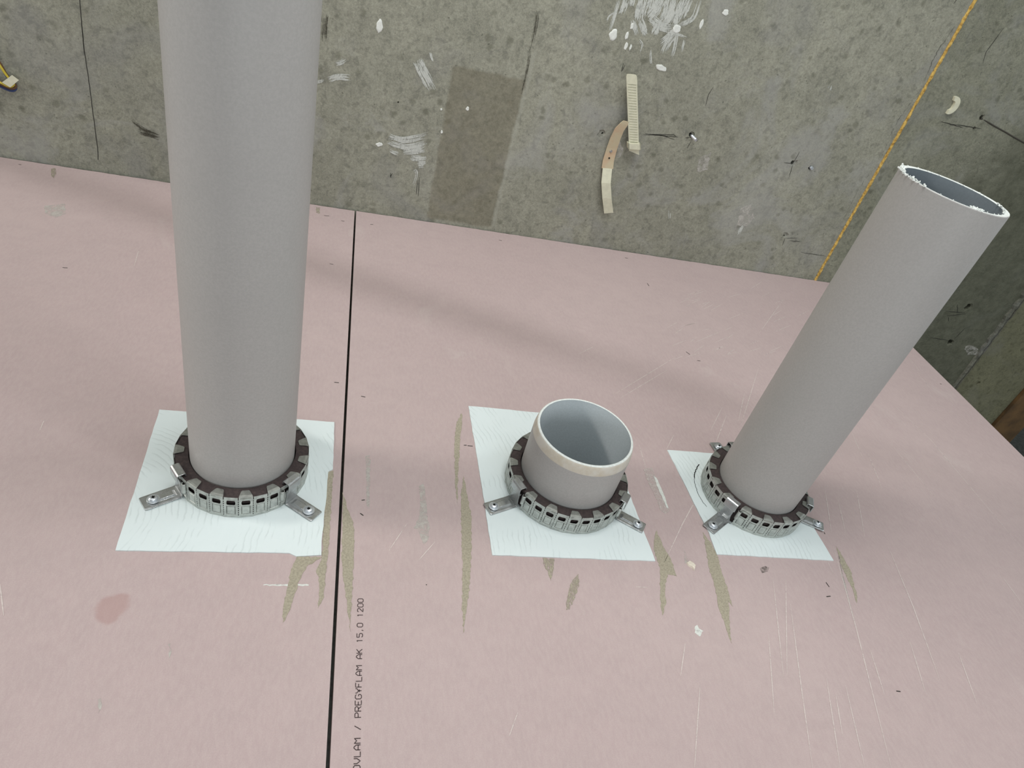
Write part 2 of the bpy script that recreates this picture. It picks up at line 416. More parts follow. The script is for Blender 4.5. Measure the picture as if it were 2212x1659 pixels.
ticks_right = [((780,856),(789,858)),((1002,962),(1008,962)),((1010,963),(1021,964)),((781,1081),(788,1080)),((778,1109),(785,1114)),((800,485),(806,485)),((1078,519),(1084,520)),
 ((1350,557),(1356,558)),((1482,760),(1490,766)),((1506,779),(1513,780)),((1784,1258),(1791,1268)),((1785,1289),(1794,1288)),((1398,612),(1402,618)),((2030,829),(2034,830)),((920,1263),(922,1264)),((1936,1493),(1945,1494)),((1780,1150),(1782,1154))]
for side in (0, 1):
    if side == 0: bm = board_mesh(JX-.0017-1.2, JX-.0017, -.5, 1.2925, 3)
    else: bm = board_mesh(JX+.0017, XE, -.5, 1.2936, 4)
    o = obj('plasterboard_sheet', bm, BS, recalc=False)
    bore(o, [(CM, .0645), (CR, .0575)] if side else [(CL, .0568)])
    bm = bmesh.new(); bm.from_mesh(o.data)
    for i, p in enumerate(scr_right if side else scr_left): fline(bm, p, .0011 if len(p) < 3 else .0013, 2)
    for p in (ticks_right if side else ticks_left): fline(bm, p, .0011, 3, False)
    bm.to_mesh(o.data); bm.free()
    tag(o, 'large pink plasterboard sheet right of the black joint, with printed lettering along its edge' if side else
           'pink plasterboard sheet left of the black joint, carrying the tall full-height pipe', 'plasterboard')
    if side: board_r = o
    else: board_l = o
board_l['group'] = board_r['group'] = 'pink plasterboard sheets'

# torn streaks where the knife overran, each one bared brown paper on the sheet
torn = [
 (board_l, [(708,1020),(720,1018),(716,1090),(712,1160),(705,1230),(700,1290),(686,1315),(690,1260),(684,1232),(696,1200),(699,1120)], 0),
 (board_l, [(640,1203),(694,1203),(662,1225),(645,1260),(632,1300),(622,1325),(611,1345),(612,1310),(620,1270),(628,1235)], 0),
 (board_r, [(741,1062),(750,1100),(764,1130),(765,1180),(762,1260),(758,1330),(757,1365),(750,1310),(744,1270),(738,1200),(740,1130)], 0),
 (board_r, [(996,893),(999,900),(993,960),(990,1010),(988,1088),(983,1040),(981,960),(986,915)], 0),
 (board_r, [(1001,1028),(1010,1070),(1019,1120),(1018,1200),(1013,1280),(1006,1330),(1001,1368),(998,1310),(999,1220),(996,1130),(996,1070)], 0),
 (board_r, [(1171,1206),(1197,1207),(1196,1225),(1190,1255),(1184,1235),(1178,1228)], 1),
 (board_r, [(1232,1262),(1250,1240),(1252,1256),(1243,1290),(1230,1315),(1223,1318),(1225,1290)], 1),
 (board_r, [(1418,1146),(1432,1180),(1448,1205),(1462,1245),(1443,1240),(1436,1270),(1438,1300),(1431,1330),(1426,1290),(1426,1230),(1413,1190),(1412,1165)], 0),
 (board_r, [(1519,1150),(1535,1172),(1550,1200),(1560,1240),(1572,1270),(1582,1310),(1574,1300),(1580,1390),(1566,1350),(1552,1310),(1545,1270),(1532,1230),(1525,1190)], 0),
 (board_r, [(1806,1180),(1822,1205),(1838,1235),(1852,1290),(1851,1302),(1840,1270),(1828,1245),(1815,1215)], 0),
 (board_l, [(110,365),(119,363),(121,375),(116,385),(111,380)], 1),
 (board_l, [(682,447),(692,449),(690,462),(684,460)], 1),
]
for i, (b, px, k) in enumerate(torn):
    bm = bmesh.new(); onfloor(bm, px, .0003, step=.003, amp=.0009, seed=20+i)
    obj('torn_paper_streak', bm, MTORN2 if k else MTORN, b)
chalk = [(board_r, [(905,1050),(915,1045),(920,1065),(922,1110),(928,1140),(925,1165),(915,1178),(905,1150),(893,1140),(905,1120),(908,1085)]),
 (board_r, [(1500,1352),(1506,1350),(1510,1358),(1520,1362),(1512,1374),(1502,1368)]),
 (board_l, [(96,445),(140,440),(142,462),(120,470),(98,462)]),(board_r, [(790,985),(800,983),(798,1100),(792,1098)]),(board_l, [(363,1392),(368,1390),(370,1412),(366,1420)]),(board_l, [(212,1510),(218,1508),(219,1530),(214,1540)]),
 (board_r, [(1810,1195),(1818,1230),(1835,1300),(1845,1340),(1836,1310),(1822,1260)]),(board_r, [(1478,1188),(1484,1200),(1488,1216),(1479,1216)]),(board_l, [(569,1263),(667,1263),(667,1265),(569,1265)])]
for i, (b, px) in enumerate(chalk):
    bm = bmesh.new(); onfloor(bm, px, .0002, step=.003, amp=.0008, seed=70+i)
    obj('chalky_smear', bm, MCHALK if i not in (1, 8) else MPAINT, b)
bm = bmesh.new(); onfloor(bm, [(1642,1228),(1652,1223),(1661,1226),(1658,1234),(1646,1238)], .0003, seed=4); obj('grey_scuff', bm, MDARKST, board_r)

# printed lettering, a plain stroke alphabet on a 4 x 6 grid
GL = {'0': [[(0,1),(0,5),(1,6),(3,6),(4,5),(4,1),(3,0),(1,0),(0,1)]], 'O': [[(0,1),(0,5),(1,6),(3,6),(4,5),(4,1),(3,0),(1,0),(0,1)]],
 '1': [[(1,5),(2,6),(2,0)]], '2': [[(0,5),(1,6),(3,6),(4,5),(4,4),(0,0),(4,0)]], '5': [[(4,6),(0,6),(0,3.5),(3,3.5),(4,2.6),(4,1),(3,0),(1,0),(0,1)]],
 ',': [[(1.6,1),(2,.6),(1.4,-.8)]], 'A': [[(0,0),(0,4),(1.5,6),(2.5,6),(4,4),(4,0)],[(0,2.2),(4,2.2)]], 'E': [[(4,6),(0,6),(0,0),(4,0)],[(0,3),(3,3)]],
 'F': [[(4,6),(0,6),(0,0)],[(0,3),(3,3)]], 'G': [[(4,5),(3,6),(1,6),(0,5),(0,1),(1,0),(3,0),(4,1),(4,2.8),(2.4,2.8)]], 'K': [[(0,0),(0,6)],[(4,6),(0,2.6)],[(1.2,3.6),(4,0)]],
 'L': [[(0,6),(0,0),(4,0)]], 'M': [[(0,0),(0,6),(2,3.6),(4,6),(4,0)]], 'P': [[(0,0),(0,6),(3,6),(4,5),(4,3.8),(3,2.8),(0,2.8)]],
 'R': [[(0,0),(0,6),(3,6),(4,5),(4,3.8),(3,2.8),(0,2.8)],[(2,2.8),(4,0)]], 'V': [[(0,6),(0,3),(2,0),(4,3),(4,6)]], 'Y': [[(0,6),(0,4.6),(2,3),(4,4.6),(4,6)],[(2,3),(2,0)],[(.8,2.2),(3.2,2.2)]],
 '/': [[(.4,0),(3.6,6)]]}
PA, PB = fl(779.8, 1549.6), fl(784.6, 1293.6)
pitch = (PB-PA).length/21.75; dirv = (PB-PA).normalized(); upv = Vector((-dirv.y, dirv.x, 0))
hgt = (fl(766.4, 1545)-fl(779.8, 1545)).length
bm = bmesh.new()
for i, ch in enumerate('OVLAM / PREGYFLAM AK 15,0 1200'):
    if ch == ' ': continue
    o0 = PA+dirv*pitch*(i-8)
    for pl in GL[ch]:
        pts = [o0+dirv*(x/4*pitch*.74)+upv*(y/6*hgt) for x, y in pl]
        q = []
        for a, b in zip(pts[:-1], pts[1:]): q += [a.lerp(b, j/3) for j in range(3)]
        stroke(bm, q+[pts[-1]], .00075, UP, .0002)
tag(obj('printed_lettering', bm, MINK, board_r), 'dark printed lettering running along the joint')

# ---- back wall: precast panel, foam joint, darker panel, mortar, olive pier, wood post
def seam_x(z): return 1.1287-.0135*z
def wall_mesh(xa, xb, z0=-1.0, z1=1.9, y0=YW, th=.14):
    bm = bmesh.new(); P = []
    for y in (y0, y0+th):
        for (fx, z) in ((xa, z0), (xb, z0), (xb, z1), (xa, z1)):
            P.append(bm.verts.new((fx(z) if callable(fx) else fx, y, z)))
    for q in ((0,1,2,3),(7,6,5,4),(0,4,5,1),(1,5,6,2),(2,6,7,3),(3,7,4,0)): bm.faces.new([P[i] for i in q])
    return bm
def drill(o, holes):
    """real holes in the concrete: (px, py, radius, depth)"""
    bm = bmesh.new(); rn = random.Random(5)
    for (u, v, rr, dp) in holes:
        c = wl(u, v); k = 14
        rad = [rr*rn.uniform(.75, 1.25) for _ in range(k)]
        rings = []
        for y, s in ((c.y-.004, 1.5), (c.y+.0005, 1.35), (c.y+.003, .95), (c.y+dp, .85)):
            rings.append([bm.verts.new((c.x+rad[i]*s*math.cos(2*PI*i/k), y, c.z+rad[i]*s*math.sin(2*PI*i/k))) for i in range(k)])
        for A, B in zip(rings[:-1], rings[1:]):
            for i in range(k): bm.faces.new((A[i], A[(i+1)%k], B[(i+1)%k], B[i]))
        bm.faces.new(rings[0]); bm.faces.new(rings[-1][::-1])
    bmesh.ops.recalc_face_normals(bm, faces=bm.faces)
    me = bpy.data.meshes.new('cut'); bm.to_mesh(me); bm.free()
    cut = bpy.data.objects.new('cut', me); C.objects.link(cut)
    md = o.modifiers.new('holes', 'BOOLEAN'); md.operation = 'DIFFERENCE'; md.solver = 'EXACT'; md.object = cut
    bpy.context.view_layer.update()
    ev = o.evaluated_get(bpy.context.evaluated_depsgraph_get())
    nm = bpy.data.meshes.new_from_object(ev); o.modifiers.clear(); o.data = nm
    bpy.data.objects.remove(cut, do_unlink=True)
wall1 = struct(obj('wall_back', wall_mesh(-1.5, lambda z: seam_x(z)-.0042), MW1))
drill(wall1, [(1299,290,.0058,.0028),(1697,508,.0056,.0035),(1717,352,.0044,.0030),(1495,291,.0052,.0022)])
drill(wall1, [(1302,289,.0022,.03),(1493,292,.0042,.03),(1713,352,.0042,.03),(1751,363,.0042,.03),(1695,510,.0022,.012),(860,221,.0012,.01)])
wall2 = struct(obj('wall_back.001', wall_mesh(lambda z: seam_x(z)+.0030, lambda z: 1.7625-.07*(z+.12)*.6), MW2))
drill(wall2, [(2091,664,.008,.04),(2053,740,.008,.04),(2121,254,.0045,.03),(2105,277,.003,.02)])
wall3 = struct(obj('wall_back.002', wall_mesh(lambda z: 1.7725-.07*(z+.12)*.6, 2.020, y0=YW-.002), MW3))
drill(wall3, [(2112,827,.004,.02)])
# ragged mortar between the dark panel and the olive pier
bm = bmesh.new(); rn = random.Random(8); A = []
N = 260
for i in range(N+1):
    z = -1.0+2.9*i/N; xc = 1.7675-.07*(z+.12)*.6
    w1 = .007+.012*abs(noise.noise(Vector((z*28, 0, 0)))); w2 = .006+.008*abs(noise.noise(Vector((z*35, 3, 0))))
    A.append([bm.verts.new((xc-w1*1.3, YW+.002, z)), bm.verts.new((xc-w1, YW-.003-rn.uniform(0, .003), z)), bm.verts.new((xc-.001, YW-.004-rn.uniform(0, .003), z)), bm.verts.new((xc+.0015, YW+.004, z)),
              bm.verts.new((xc+.004, YW-.005-rn.uniform(0, .003), z)), bm.verts.new((xc+w2*1.3, YW+.002, z))])
for a, b in zip(A[:-1], A[1:]):
    for j in range(5): bm.faces.new((a[j], a[j+1], b[j+1], b[j]))
struct(obj('trim_1', bm, MMORTAR))
bm = bmesh.new(); box(bm, (2.0215, YW-.012, -1.0), (2.139, YW+.12, 1.9)); bmesh.ops.bevel(bm, geom=bm.edges[:], offset=.003, segments=1)
tag(obj('wooden_post', bm, MWOOD), 'brown wooden post beyond the board edge beside the olive pier', 'post')
bm = bmesh.new(); box(bm, (-2.5, -2.5, -1.05), (4.5, 4.5, -1.0))
floor = struct(obj('floor', bm, MGRAVEL))
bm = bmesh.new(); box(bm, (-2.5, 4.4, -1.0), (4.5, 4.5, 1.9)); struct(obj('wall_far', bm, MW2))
bm = bmesh.new(); rn = random.Random(11)
for i in range(420):
    c = Vector((rn.uniform(2.3, 4.2), rn.uniform(1.3, 3.2), -1.0)); s = rn.uniform(.006, .02)
    m = Matrix.Translation(c) @ Matrix.Rotation(rn.uniform(0, PI), 4, 'Z') @ Matrix.Diagonal((s, s*.6, s*.35, 1))
    bmesh.ops.create_icosphere(bm, subdivisions=1, radius=1, matrix=m)
pb = obj('pebbles', bm, MPEB); pb['kind'] = 'stuff'; pb['label'] = 'pale pebbles scattered over the dark floor beyond the wooden post'; pb['category'] = 'pebbles'
# steel channel carrying the sheets along the joint, and bearers under both
bm = bmesh.new()
box(bm, (JX-.03, -.5, -TH-.030), (JX+.03, 1.29, -TH-.0286)); box(bm, (JX-.03, -.5, -1.0), (JX-.028, 1.29, -TH-.030)); box(bm, (JX+.028, -.5, -1.0), (JX+.03, 1.29, -TH-.030))
struct(obj('trim_2', bm, MTAB))
bm = bmesh.new(); box(bm, (-1.16, -.5, -1.0), (-1.12, 1.29, -TH)); struct(obj('trim_3', bm, MWOOD))
bm = bmesh.new(); box(bm, (1.12, -.5, -1.0), (1.16, 1.27, -TH)); struct(obj('trim_4', bm, MWOOD))

# added unseen bar, placed to cast the diagonal shadow band on the sheets
bm = bmesh.new(); tube(bm, [Vector((-1.3, 1.19, 1.22)), Vector((0.62, .447, 1.10))], .021, 20)
struct(obj('shadow_bar', bm, MGALV))

# foam bead
bm = bmesh.new(); rn = random.Random(2); rings = []
N = 620
for i in range(N+1):
    z = -.6+2.4*i/N; xc = seam_x(z)-.0006+.0008*noise.noise(Vector((z*30, 5, 0)))
    wd = .0034*(1+.45*noise.noise(Vector((z*140, 0, 0)))+.25*rn.uniform(-1, 1)); dp = .0028*(1+.6*noise.noise(Vector((z*90, 9, 0)))+.3*rn.uniform(-1, 1))
    rings.append([bm.verts.new((xc+x*wd, YW+.004-y*(dp+.004), z)) for x, y in ((-1,0),(-.95,.7),(-.4,1),(.4,1.02),(.95,.72),(1,0))])
for a, b in zip(rings[:-1], rings[1:]):
    for j in range(5): bm.faces.new((a[j], a[j+1], b[j+1], b[j]))
tag(obj('foam_joint_bead', bm, MFOAM, smooth=True), 'thin yellow foam bead filling the joint between two concrete wall panels', 'sealant')
# broken, darker lip along the left of the joint
bm = bmesh.new()
for t0, t1 in ((.08, .30), (.33, .55), (.58, .82)):
    px = []
    for k in range(30):
        t = t0+(t1-t0)*k/29; e = 9+9*math.sin(PI*k/29)
        px.append((2107-347*t-e+RND.uniform(-1.5, 1.5), 607*t+RND.uniform(-2, 2)))
    wline(bm, px, .0016, jit=.0004)
obj('chipped_lip', bm, MDARKST, wall1)

# ---- marks on the wall
def wpart(name, px, m, parent=wall1, **k):
    bm = bmesh.new(); onwall(bm, px, **k); return obj(name, bm, m, parent)
W = [
 ('paint_smear', [(1786,190),(1798,180),(1796,196)], MDUST),
 ('paint_smear', [(1600,450),(1622,440),(1630,470),(1612,490),(1592,486)], MCHALK),
 ('paint_smear', [(1332,315),(1338,305),(1346,318),(1344,332),(1336,342),(1330,340),(1337,328)], MCHALK),
 ('paint_smear', [(1510,340),(1536,330),(1528,366),(1506,372)], MCHALK),
]
for i, (nm, px, m) in enumerate(W): wpart(nm, px, m, seed=200+i, step=.004, amp=.0012, th=.0003+.00003*i)
def brush(strokes, name='paint_smear', parent=wall1, m=None):
    """dragged paint: many thin bristle lines side by side"""
    bm = bmesh.new(); rn = random.Random(len(strokes)*31+int(strokes[0][0][0][0]))
    for path, wpx, cover in strokes:
        P = smoothpath([wl(u, v) for u, v in path], 8); n = len(P); W_ = (wl(path[0][0]+wpx, path[0][1])-wl(*path[0])).length
        for k in range(max(4, int(wpx*1.9*cover))):
            off = rn.uniform(-.5, .5); i0 = int(rn.triangular(0, n*.5, 0)); i1 = n-1-int(rn.triangular(0, n*.5, n*.08+abs(off)*n*.35))
            if i1-i0 < 2: continue
            q = []; w0 = .35*math.sin(k*1.7)
            for i in range(i0, i1+1):
                t = (P[min(n-1, i+1)]-P[max(0, i-1)]).normalized(); sd = OUT.cross(t)
                wob = .10*noise.noise(Vector((i*.35, k*3.1, w0)))
                q.append(P[i]+sd*W_*(off+wob))
            stroke(bm, q, rn.uniform(.0006, .0019), OUT, .0003+rn.uniform(0, .0004), 0, True)
    return obj(name, bm, m or MSTROKE, parent, recalc=False)
def dab(u, v, rx, ry, rot=0, name='paint_drip', m=None, h=.0012, seed=0, parent=wall1):
    rn = random.Random(int(u*7+v)); c = wl(u, v); k = .00105; bm = bmesh.new(); rings = []
    for s_, y in ((1, 0), (.92, .6), (.62, 1), (.3, .7)):
        ring = []
        for i in range(18):
            a_ = 2*PI*i/18; rr = 1+.38*noise.noise(Vector((math.cos(a_)*1.5, math.sin(a_)*1.5, u)))
            x, z = rx*s_*rr*math.cos(a_), ry*s_*rr*math.sin(a_)
            ring.append(bm.verts.new((c.x+k*(x*math.cos(rot)-z*math.sin(rot)), YW-h*y-.0001, c.z+k*(x*math.sin(rot)+z*math.cos(rot)))))
        rings.append(ring)
    for A_, B_ in zip(rings[:-1], rings[1:]):
        for i in range(18): bm.faces.new((A_[i], A_[(i+1)%18], B_[(i+1)%18], B_[i]))
    bm.faces.new(rings[-1]); return obj(name, bm, m or MDAB, parent, True)
brush([([(1338,-6),(1327,35),(1316,67)], 7, 1.1), ([(1355,-6),(1349,13),(1342,32)], 14, .9), ([(1368,-6),(1363,14)], 12, .9)])
brush([([(1392,-6),(1384,24),(1380,45)], 24, 1.3), ([(1366,43),(1372,60),(1377,76)], 10, 1.1), ([(1383,42),(1389,60),(1396,76)], 12, 1.1), ([(1408,-6),(1402,22)], 14, .7)])
brush([([(1433,-8),(1416,22),(1400,40)], 24, 1.2), ([(1452,-8),(1443,32),(1428,54)], 28, 1.4), ([(1405,36),(1428,57),(1456,64)], 16, 1.0), ([(1424,52),(1418,64),(1411,77)], 16, 1.1)])
brush([([(1486,-6),(1473,22),(1464,40)], 26, .9), ([(1511,0),(1499,35),(1481,49),(1462,55)], 9, .9), ([(1470,10),(1462,40),(1458,60)], 16, .8)])
brush([([(1464,62),(1446,78),(1424,97)], 13, .9), ([(1462,70),(1442,94),(1432,118)], 14, .8), ([(1462,72),(1458,98),(1451,126)], 7, 1.0), ([(1478,86),(1472,114)], 7, .6), ([(1445,70),(1465,74),(1484,80)], 4, .8)])
brush([([(1328,28),(1316,36),(1310,50)], 5, .6), ([(1380,84),(1388,98),(1381,118)], 4, .6), ([(1404,108),(1406,140)], 5, .7)])
brush([([(902,130),(916,160),(934,196)], 22, 1.0)]); brush([([(930,113),(935,132)], 5, .8)])
brush([([(710,172),(732,166),(757,168)], 12, .9), ([(680,178),(700,173)], 6, .6)]); brush([([(725,138),(737,134),(748,128)], 11, .6)])
brush([([(842,292),(872,300),(925,290)], 10, .9), ([(838,303),(878,312),(924,302)], 20, 1.2), ([(860,318),(900,322),(918,312)], 8, .8)])
brush([([(871,330),(896,328),(918,328)], 12, 1.1), ([(886,340),(905,342),(924,340)], 12, 1.1), ([(900,352),(912,352),(922,350)], 8, 1), ([(904,360),(916,358)], 7, 1)])
brush([([(893,370),(899,368),(900,382),(893,402)], 6, .6)]); brush([([(842,325),(862,332)], 10, .35)])
brush([([(1446,453),(1446,474)], 5, .6), ([(1604,486),(1594,508)], 8, .8)])
dab(820, 57, 5, 10); dab(819, 312, 6, 4, .3); dab(1325, 76, 7, 9); dab(1462, 62, 8, 7); dab(1428, 147, 10, 5.5, -.1); dab(1567, 27, 6, 5); dab(1515, 52, 3, 8)
dab(1354, 77, 2.6, 7); dab(1352, 100, 3, 7); dab(1362, 102, 2, 5); dab(1010, 235, 2.8, 4); dab(953, 236, 1.8, 1.8); dab(954, 285, 2, 3); dab(1365, 56, 3, 5)
def wmarks(name, lines, wd, m, parent, **k):
    bm = bmesh.new()
    for i, p in enumerate(lines): wline(bm, p, wd, seed=i, **k)
    return obj(name, bm, m, parent)
wmarks('pencil_mark', [[(1392,288),(1440,294),(1465,296)],[(1390,291),(1430,292),(1458,302)],[(1410,290),(1455,291),(1462,296)],[(1347,137),(1342,155)],[(1350,140),(1344,153)]], .0012, MPENCIL, wall1, jit=.0003)
wmarks('pencil_mark', [[(1541,187),(1530,205),(1524,229)]], .0011, MPENCIL, wall1)
wmarks('pencil_mark', [[(906,383),(903,425)],[(902,390),(899,420)],[(843,373),(845,384)],[(848,374),(843,382)],[(2073,-10),(2060,8)]], .0012, MPENCIL, wall1, jit=.0003)
wmarks('pencil_mark', [[(2168,60),(2150,85),(2130,112),(2123,136)]], .0013, MPENCIL, wall2)
wmarks('pencil_mark', [[(2042,672),(2085,676)],[(2044,682),(2086,678)],[(2068,658),(2068,676)],[(2049,685),(2049,694)],[(2010,729),(2048,735)],[(2062,732),(2085,708)],[(2056,268),(2120,278)],[(2033,262),(2080,276)]], .0016, MPENCIL, wall2, jit=.0006)
wmarks('hairline_crack', [[(172,-5),(176,45),(181,100),(190,160),(197,210),(203,260),(211,320),(212,345)]], .0012, MPENCIL, wall1, jit=.0003, taper=False)
wmarks('hairline_crack', [[(176,45),(180,90),(182,120)]], .0008, MPENCIL, wall1, jit=.0002)
wmarks('radial_crack', [[(1693,351),(1711,353)],[(1727,328),(1716,348)],[(1705,382),(1712,356)],[(1706,520),(1732,522)],[(1690,530),(1696,514)],[(1698,515),(1722,514)],[(1480,298),(1492,296)],[(1484,320),(1492,306)],[(1730,545),(1784,553)]], .0011, MPENCIL, wall1, jit=.0004)
MDB = m_smear('dark_grime', (82, 79, 66), .30, .62, (1, 1, .6), 260, amax=.7)
brush([([(1163,22),(1158,60),(1146,112)], 9, .7), ([(1146,100),(1138,150),(1124,204)], 7, .5)], 'dark_streak', wall1, MDB)
brush([([(284,260),(305,276),(330,290)], 9, .5), ([(300,284),(322,288),(346,296)], 16, .9)], 'dark_streak', wall1, MDB)
brush([([(702,30),(700,60),(698,92)], 16, .5)], 'dark_streak', wall1, MDB)
wpart('mortar_smear', [(2083,748),(2096,744),(2110,752),(2112,768),(2092,766)], MCHALK, wall2, seed=13, amp=.003)

# ---- things on the wall
def mount(o): return o
# anchor bolt stub
def bolt(name, u, v, r0, L, label, tip):
    c = wl(u, v); t = thing(name, label, 'bolt', c)
    d_ = (wl(*tip)-c); ax = (Vector((d_.x, -.030, d_.z))).normalized()
    bm = bmesh.new(); pts = [ax*s for s in [-.006]+[L*i/22 for i in range(23)]]
    tube(bm, [Vector(p) for p in pts], [r0*(1 if i % 2 else .84) for i in range(len(pts))], 14); obj('threaded_shank', bm, MSCREW, t)
    return t
bolt('anchor_bolt', 1495, 294, .0030, .016, 'bright threaded anchor bolt stub sticking out beside the cable strap', (1500, 299))
bolt('anchor_bolt', 1752, 362, .0032, .005, 'short steel anchor sunk flush in a hole left of the foam joint', (1753, 363))

# ivory ladder cable strap
t = thing('cable_strap', 'ivory plastic ladder cable strap screwed to the concrete wall and left open', 'cable strap', wl(1322, 328))
base = t.location.copy()
def ribbon(path, wd, th, side=None):
    bm = bmesh.new(); n = len(path); R_ = []
    for i, (p, s) in enumerate(path):
        tt = (path[min(n-1,i+1)][0]-path[max(0,i-1)][0]).normalized(); s = s.normalized(); nn = s.cross(tt).normalized()
        w_ = wd[i] if isinstance(wd, list) else wd
        R_.append([bm.verts.new(p+s*w_/2+nn*th/2), bm.verts.new(p-s*w_/2+nn*th/2), bm.verts.new(p-s*w_/2-nn*th/2), bm.verts.new(p+s*w_/2-nn*th/2)])
    for A_, B_ in zip(R_[:-1], R_[1:]):
        for k in range(4): bm.faces.new((A_[k], A_[(k+1)%4], B_[(k+1)%4], B_[k]))
    bm.faces.new(R_[0]); bm.faces.new(R_[-1][::-1]); return bm
def wp(u, v, off): return wl(u, v, YW-off)-base
PXM = .0011
# straight ladder part stands a little off the wall
lad_a, lad_b = wp(1364, 160, .020), wp(1369, 312, .016)
ax = (lad_b-lad_a); Lr = ax.length; ax.normalize(); sx_ = (wp(1377.5, 236, .018)-wp(1355, 234, .018)); Wd = sx_.length; sx_.normalize(); nn = ax.cross(sx_).normalized()
if nn.y > 0: nn = -nn
bm = bmesh.new()
def lb(a, b, o0, o1, s0, s1):
    vs = []
    for q in (a, b):
        for o_ in (o0, o1):
            for s in (s0, s1): vs.append(bm.verts.new(lad_a+ax*q+nn*o_+sx_*s))
    for q in ((0,1,3,2),(4,6,7,5),(0,4,5,1),(2,3,7,6),(0,2,6,4),(1,5,7,3)): bm.faces.new([vs[i] for i in q])
lb(0.004, .018, 0, .0018, -Wd/2, Wd/2)                       # plain rounded tip
lb(.0015, .004, 0, .0018, -Wd/2*.94, Wd/2*.94); lb(.0004, .0015, 0, .0018, -Wd/2*.82, Wd/2*.82); lb(0, .0004, 0, .0018, -Wd/2*.6, Wd/2*.6)
lb(.018, Lr, 0, .0012, -Wd/2, -Wd/2*.72); lb(.018, Lr, 0, .0012, Wd/2*.72, Wd/2)
lb(.018, Lr, 0, .0004, -Wd/2*.8, Wd/2*.8)
n_r = 22
for i in range(n_r):
    s = .0195+(Lr-.024)*i/n_r; lb(s, s+(Lr-.024)/n_r*.72, 0, .0016, -Wd/2*.8, Wd/2*.8)
obj('ladder_strip', bm, MIVORY, t)
bm = bmesh.new()
lb(Lr-.004, Lr+.008, .0016, .006, -Wd/2*1.28, Wd/2*1.25); lb(Lr-.004, Lr+.008, -.005, -.002, -Wd/2*1.28, Wd/2*1.25)
lb(Lr-.004, Lr+.008, -.005, .006, -Wd/2*1.28, -Wd/2*1.05); lb(Lr-.004, Lr+.008, -.005, .006, Wd/2*1.05, Wd/2*1.25)
bmesh.ops.bevel(bm, geom=bm.edges[:], offset=.0005, segments=1)
obj('buckle', bm, MIVORY, t)
bm = bmesh.new(); 
v_ = [lad_a+ax*(Lr+.006)-sx_*Wd/2, lad_a+ax*(Lr+.006)+sx_*Wd/2, lad_a+ax*(Lr+.0205)+sx_*Wd/2, lad_a+ax*(Lr+.0190)+sx_*Wd/2*.5, lad_a+ax*(Lr+.0135)-sx_*Wd/2]
slab(bm, [x+nn*.0 for x in v_], nn, .0012); obj('strip_end', bm, MIVORY, t)
def side_at(u0, v0, u1, v1, off): return wp(u1, v1, off)-wp(u0, v0, off)
# curved lower strap seen from its underside, then its plain white tail
P1 = [(1353,262,.018,8,4),(1348,268,.017,13,7),(1338,280,.014,15,8),(1329,300,.009,17,6),(1322,320,.005,18,5),(1319,330,.004,18,5),(1314,348,.004,19,4),(1312,364,.005,20,3)]
path = [(wp(u, v, o_), side_at(u-a, v-b*.5, u+a, v+b*.5, o_)) for u, v, o_, a, b in P1]
wds = [s.length*.62 for _, s in path]; wds[0] = .012
bm = ribbon(path, wds, .0016); obj('strap_base', bm, MTAN, t)
P2 = [(1312,363.6,.0052,10,1),(1309,395,.012,10,1),(1311,428,.0125,10,1.2),(1315,460,.008,10,-.8)]
path = [(wp(u, v, o_), side_at(u-a, v-b, u+a, v+b, o_)) for u, v, o_, a, b in P2]
bm = ribbon(path, [s.length for _, s in path], .0016); obj('strap_tail', bm, MIVORY, t)
c = wp(1320, 327, .0062)
bm = bmesh.new()
bmesh.ops.create_cone(bm, cap_ends=True, segments=20, radius1=.0030, radius2=.0022, depth=.0016, matrix=Matrix.Translation(c) @ Matrix.Rotation(PI/2, 4, 'X'))
obj('screw_head', bm, MZINC, t)
bm = bmesh.new(); bmesh.ops.create_cone(bm, cap_ends=True, segments=16, radius1=.0017, radius2=.0017, depth=.0012, matrix=Matrix.Translation(wp(1316, 341.5, .0052)) @ Matrix.Rotation(PI/2, 4, 'X'))
obj('screw_hole', bm, MBLACK, t)

# white broken clip right of the joint
c0 = wl(2056, 227); t = thing('pipe_clip', 'small white broken plastic clip on the darker wall panel right of the foam joint', 'clip', c0)
bm = bmesh.new(); P = []
for i in range(15):
    a = math.radians(110-200*i/14); P.append(Vector((.0105*math.cos(a)-.004, -.003, .0135*math.sin(a))))
bm2 = ribbon([(p, Vector((p.x+.004, -.0, p.z))) for p in P], [.0095*(.7+.55*math.sin(PI*(i+1)/16)) for i in range(15)], .006); bm.free()
obj('clip_body', bm2, MIVORY, t)
# thin dark wire from a hole
bm = bmesh.new(); a, b = wl(2120, 256), wl(2250, 330)
pts = [a.lerp(b, i/16)+Vector((0, -.002*min(1, i/2)+.002, .0002*math.sin(i*1.3))) for i in range(17)]
tube(bm, pts, .0016); tag(obj('tie_wire', bm, m_simple('rusty_dark_steel', (74, 70, 62), .6, .3)), 'thin dark wire leaving a hole in the wall toward the right edge', 'wire')

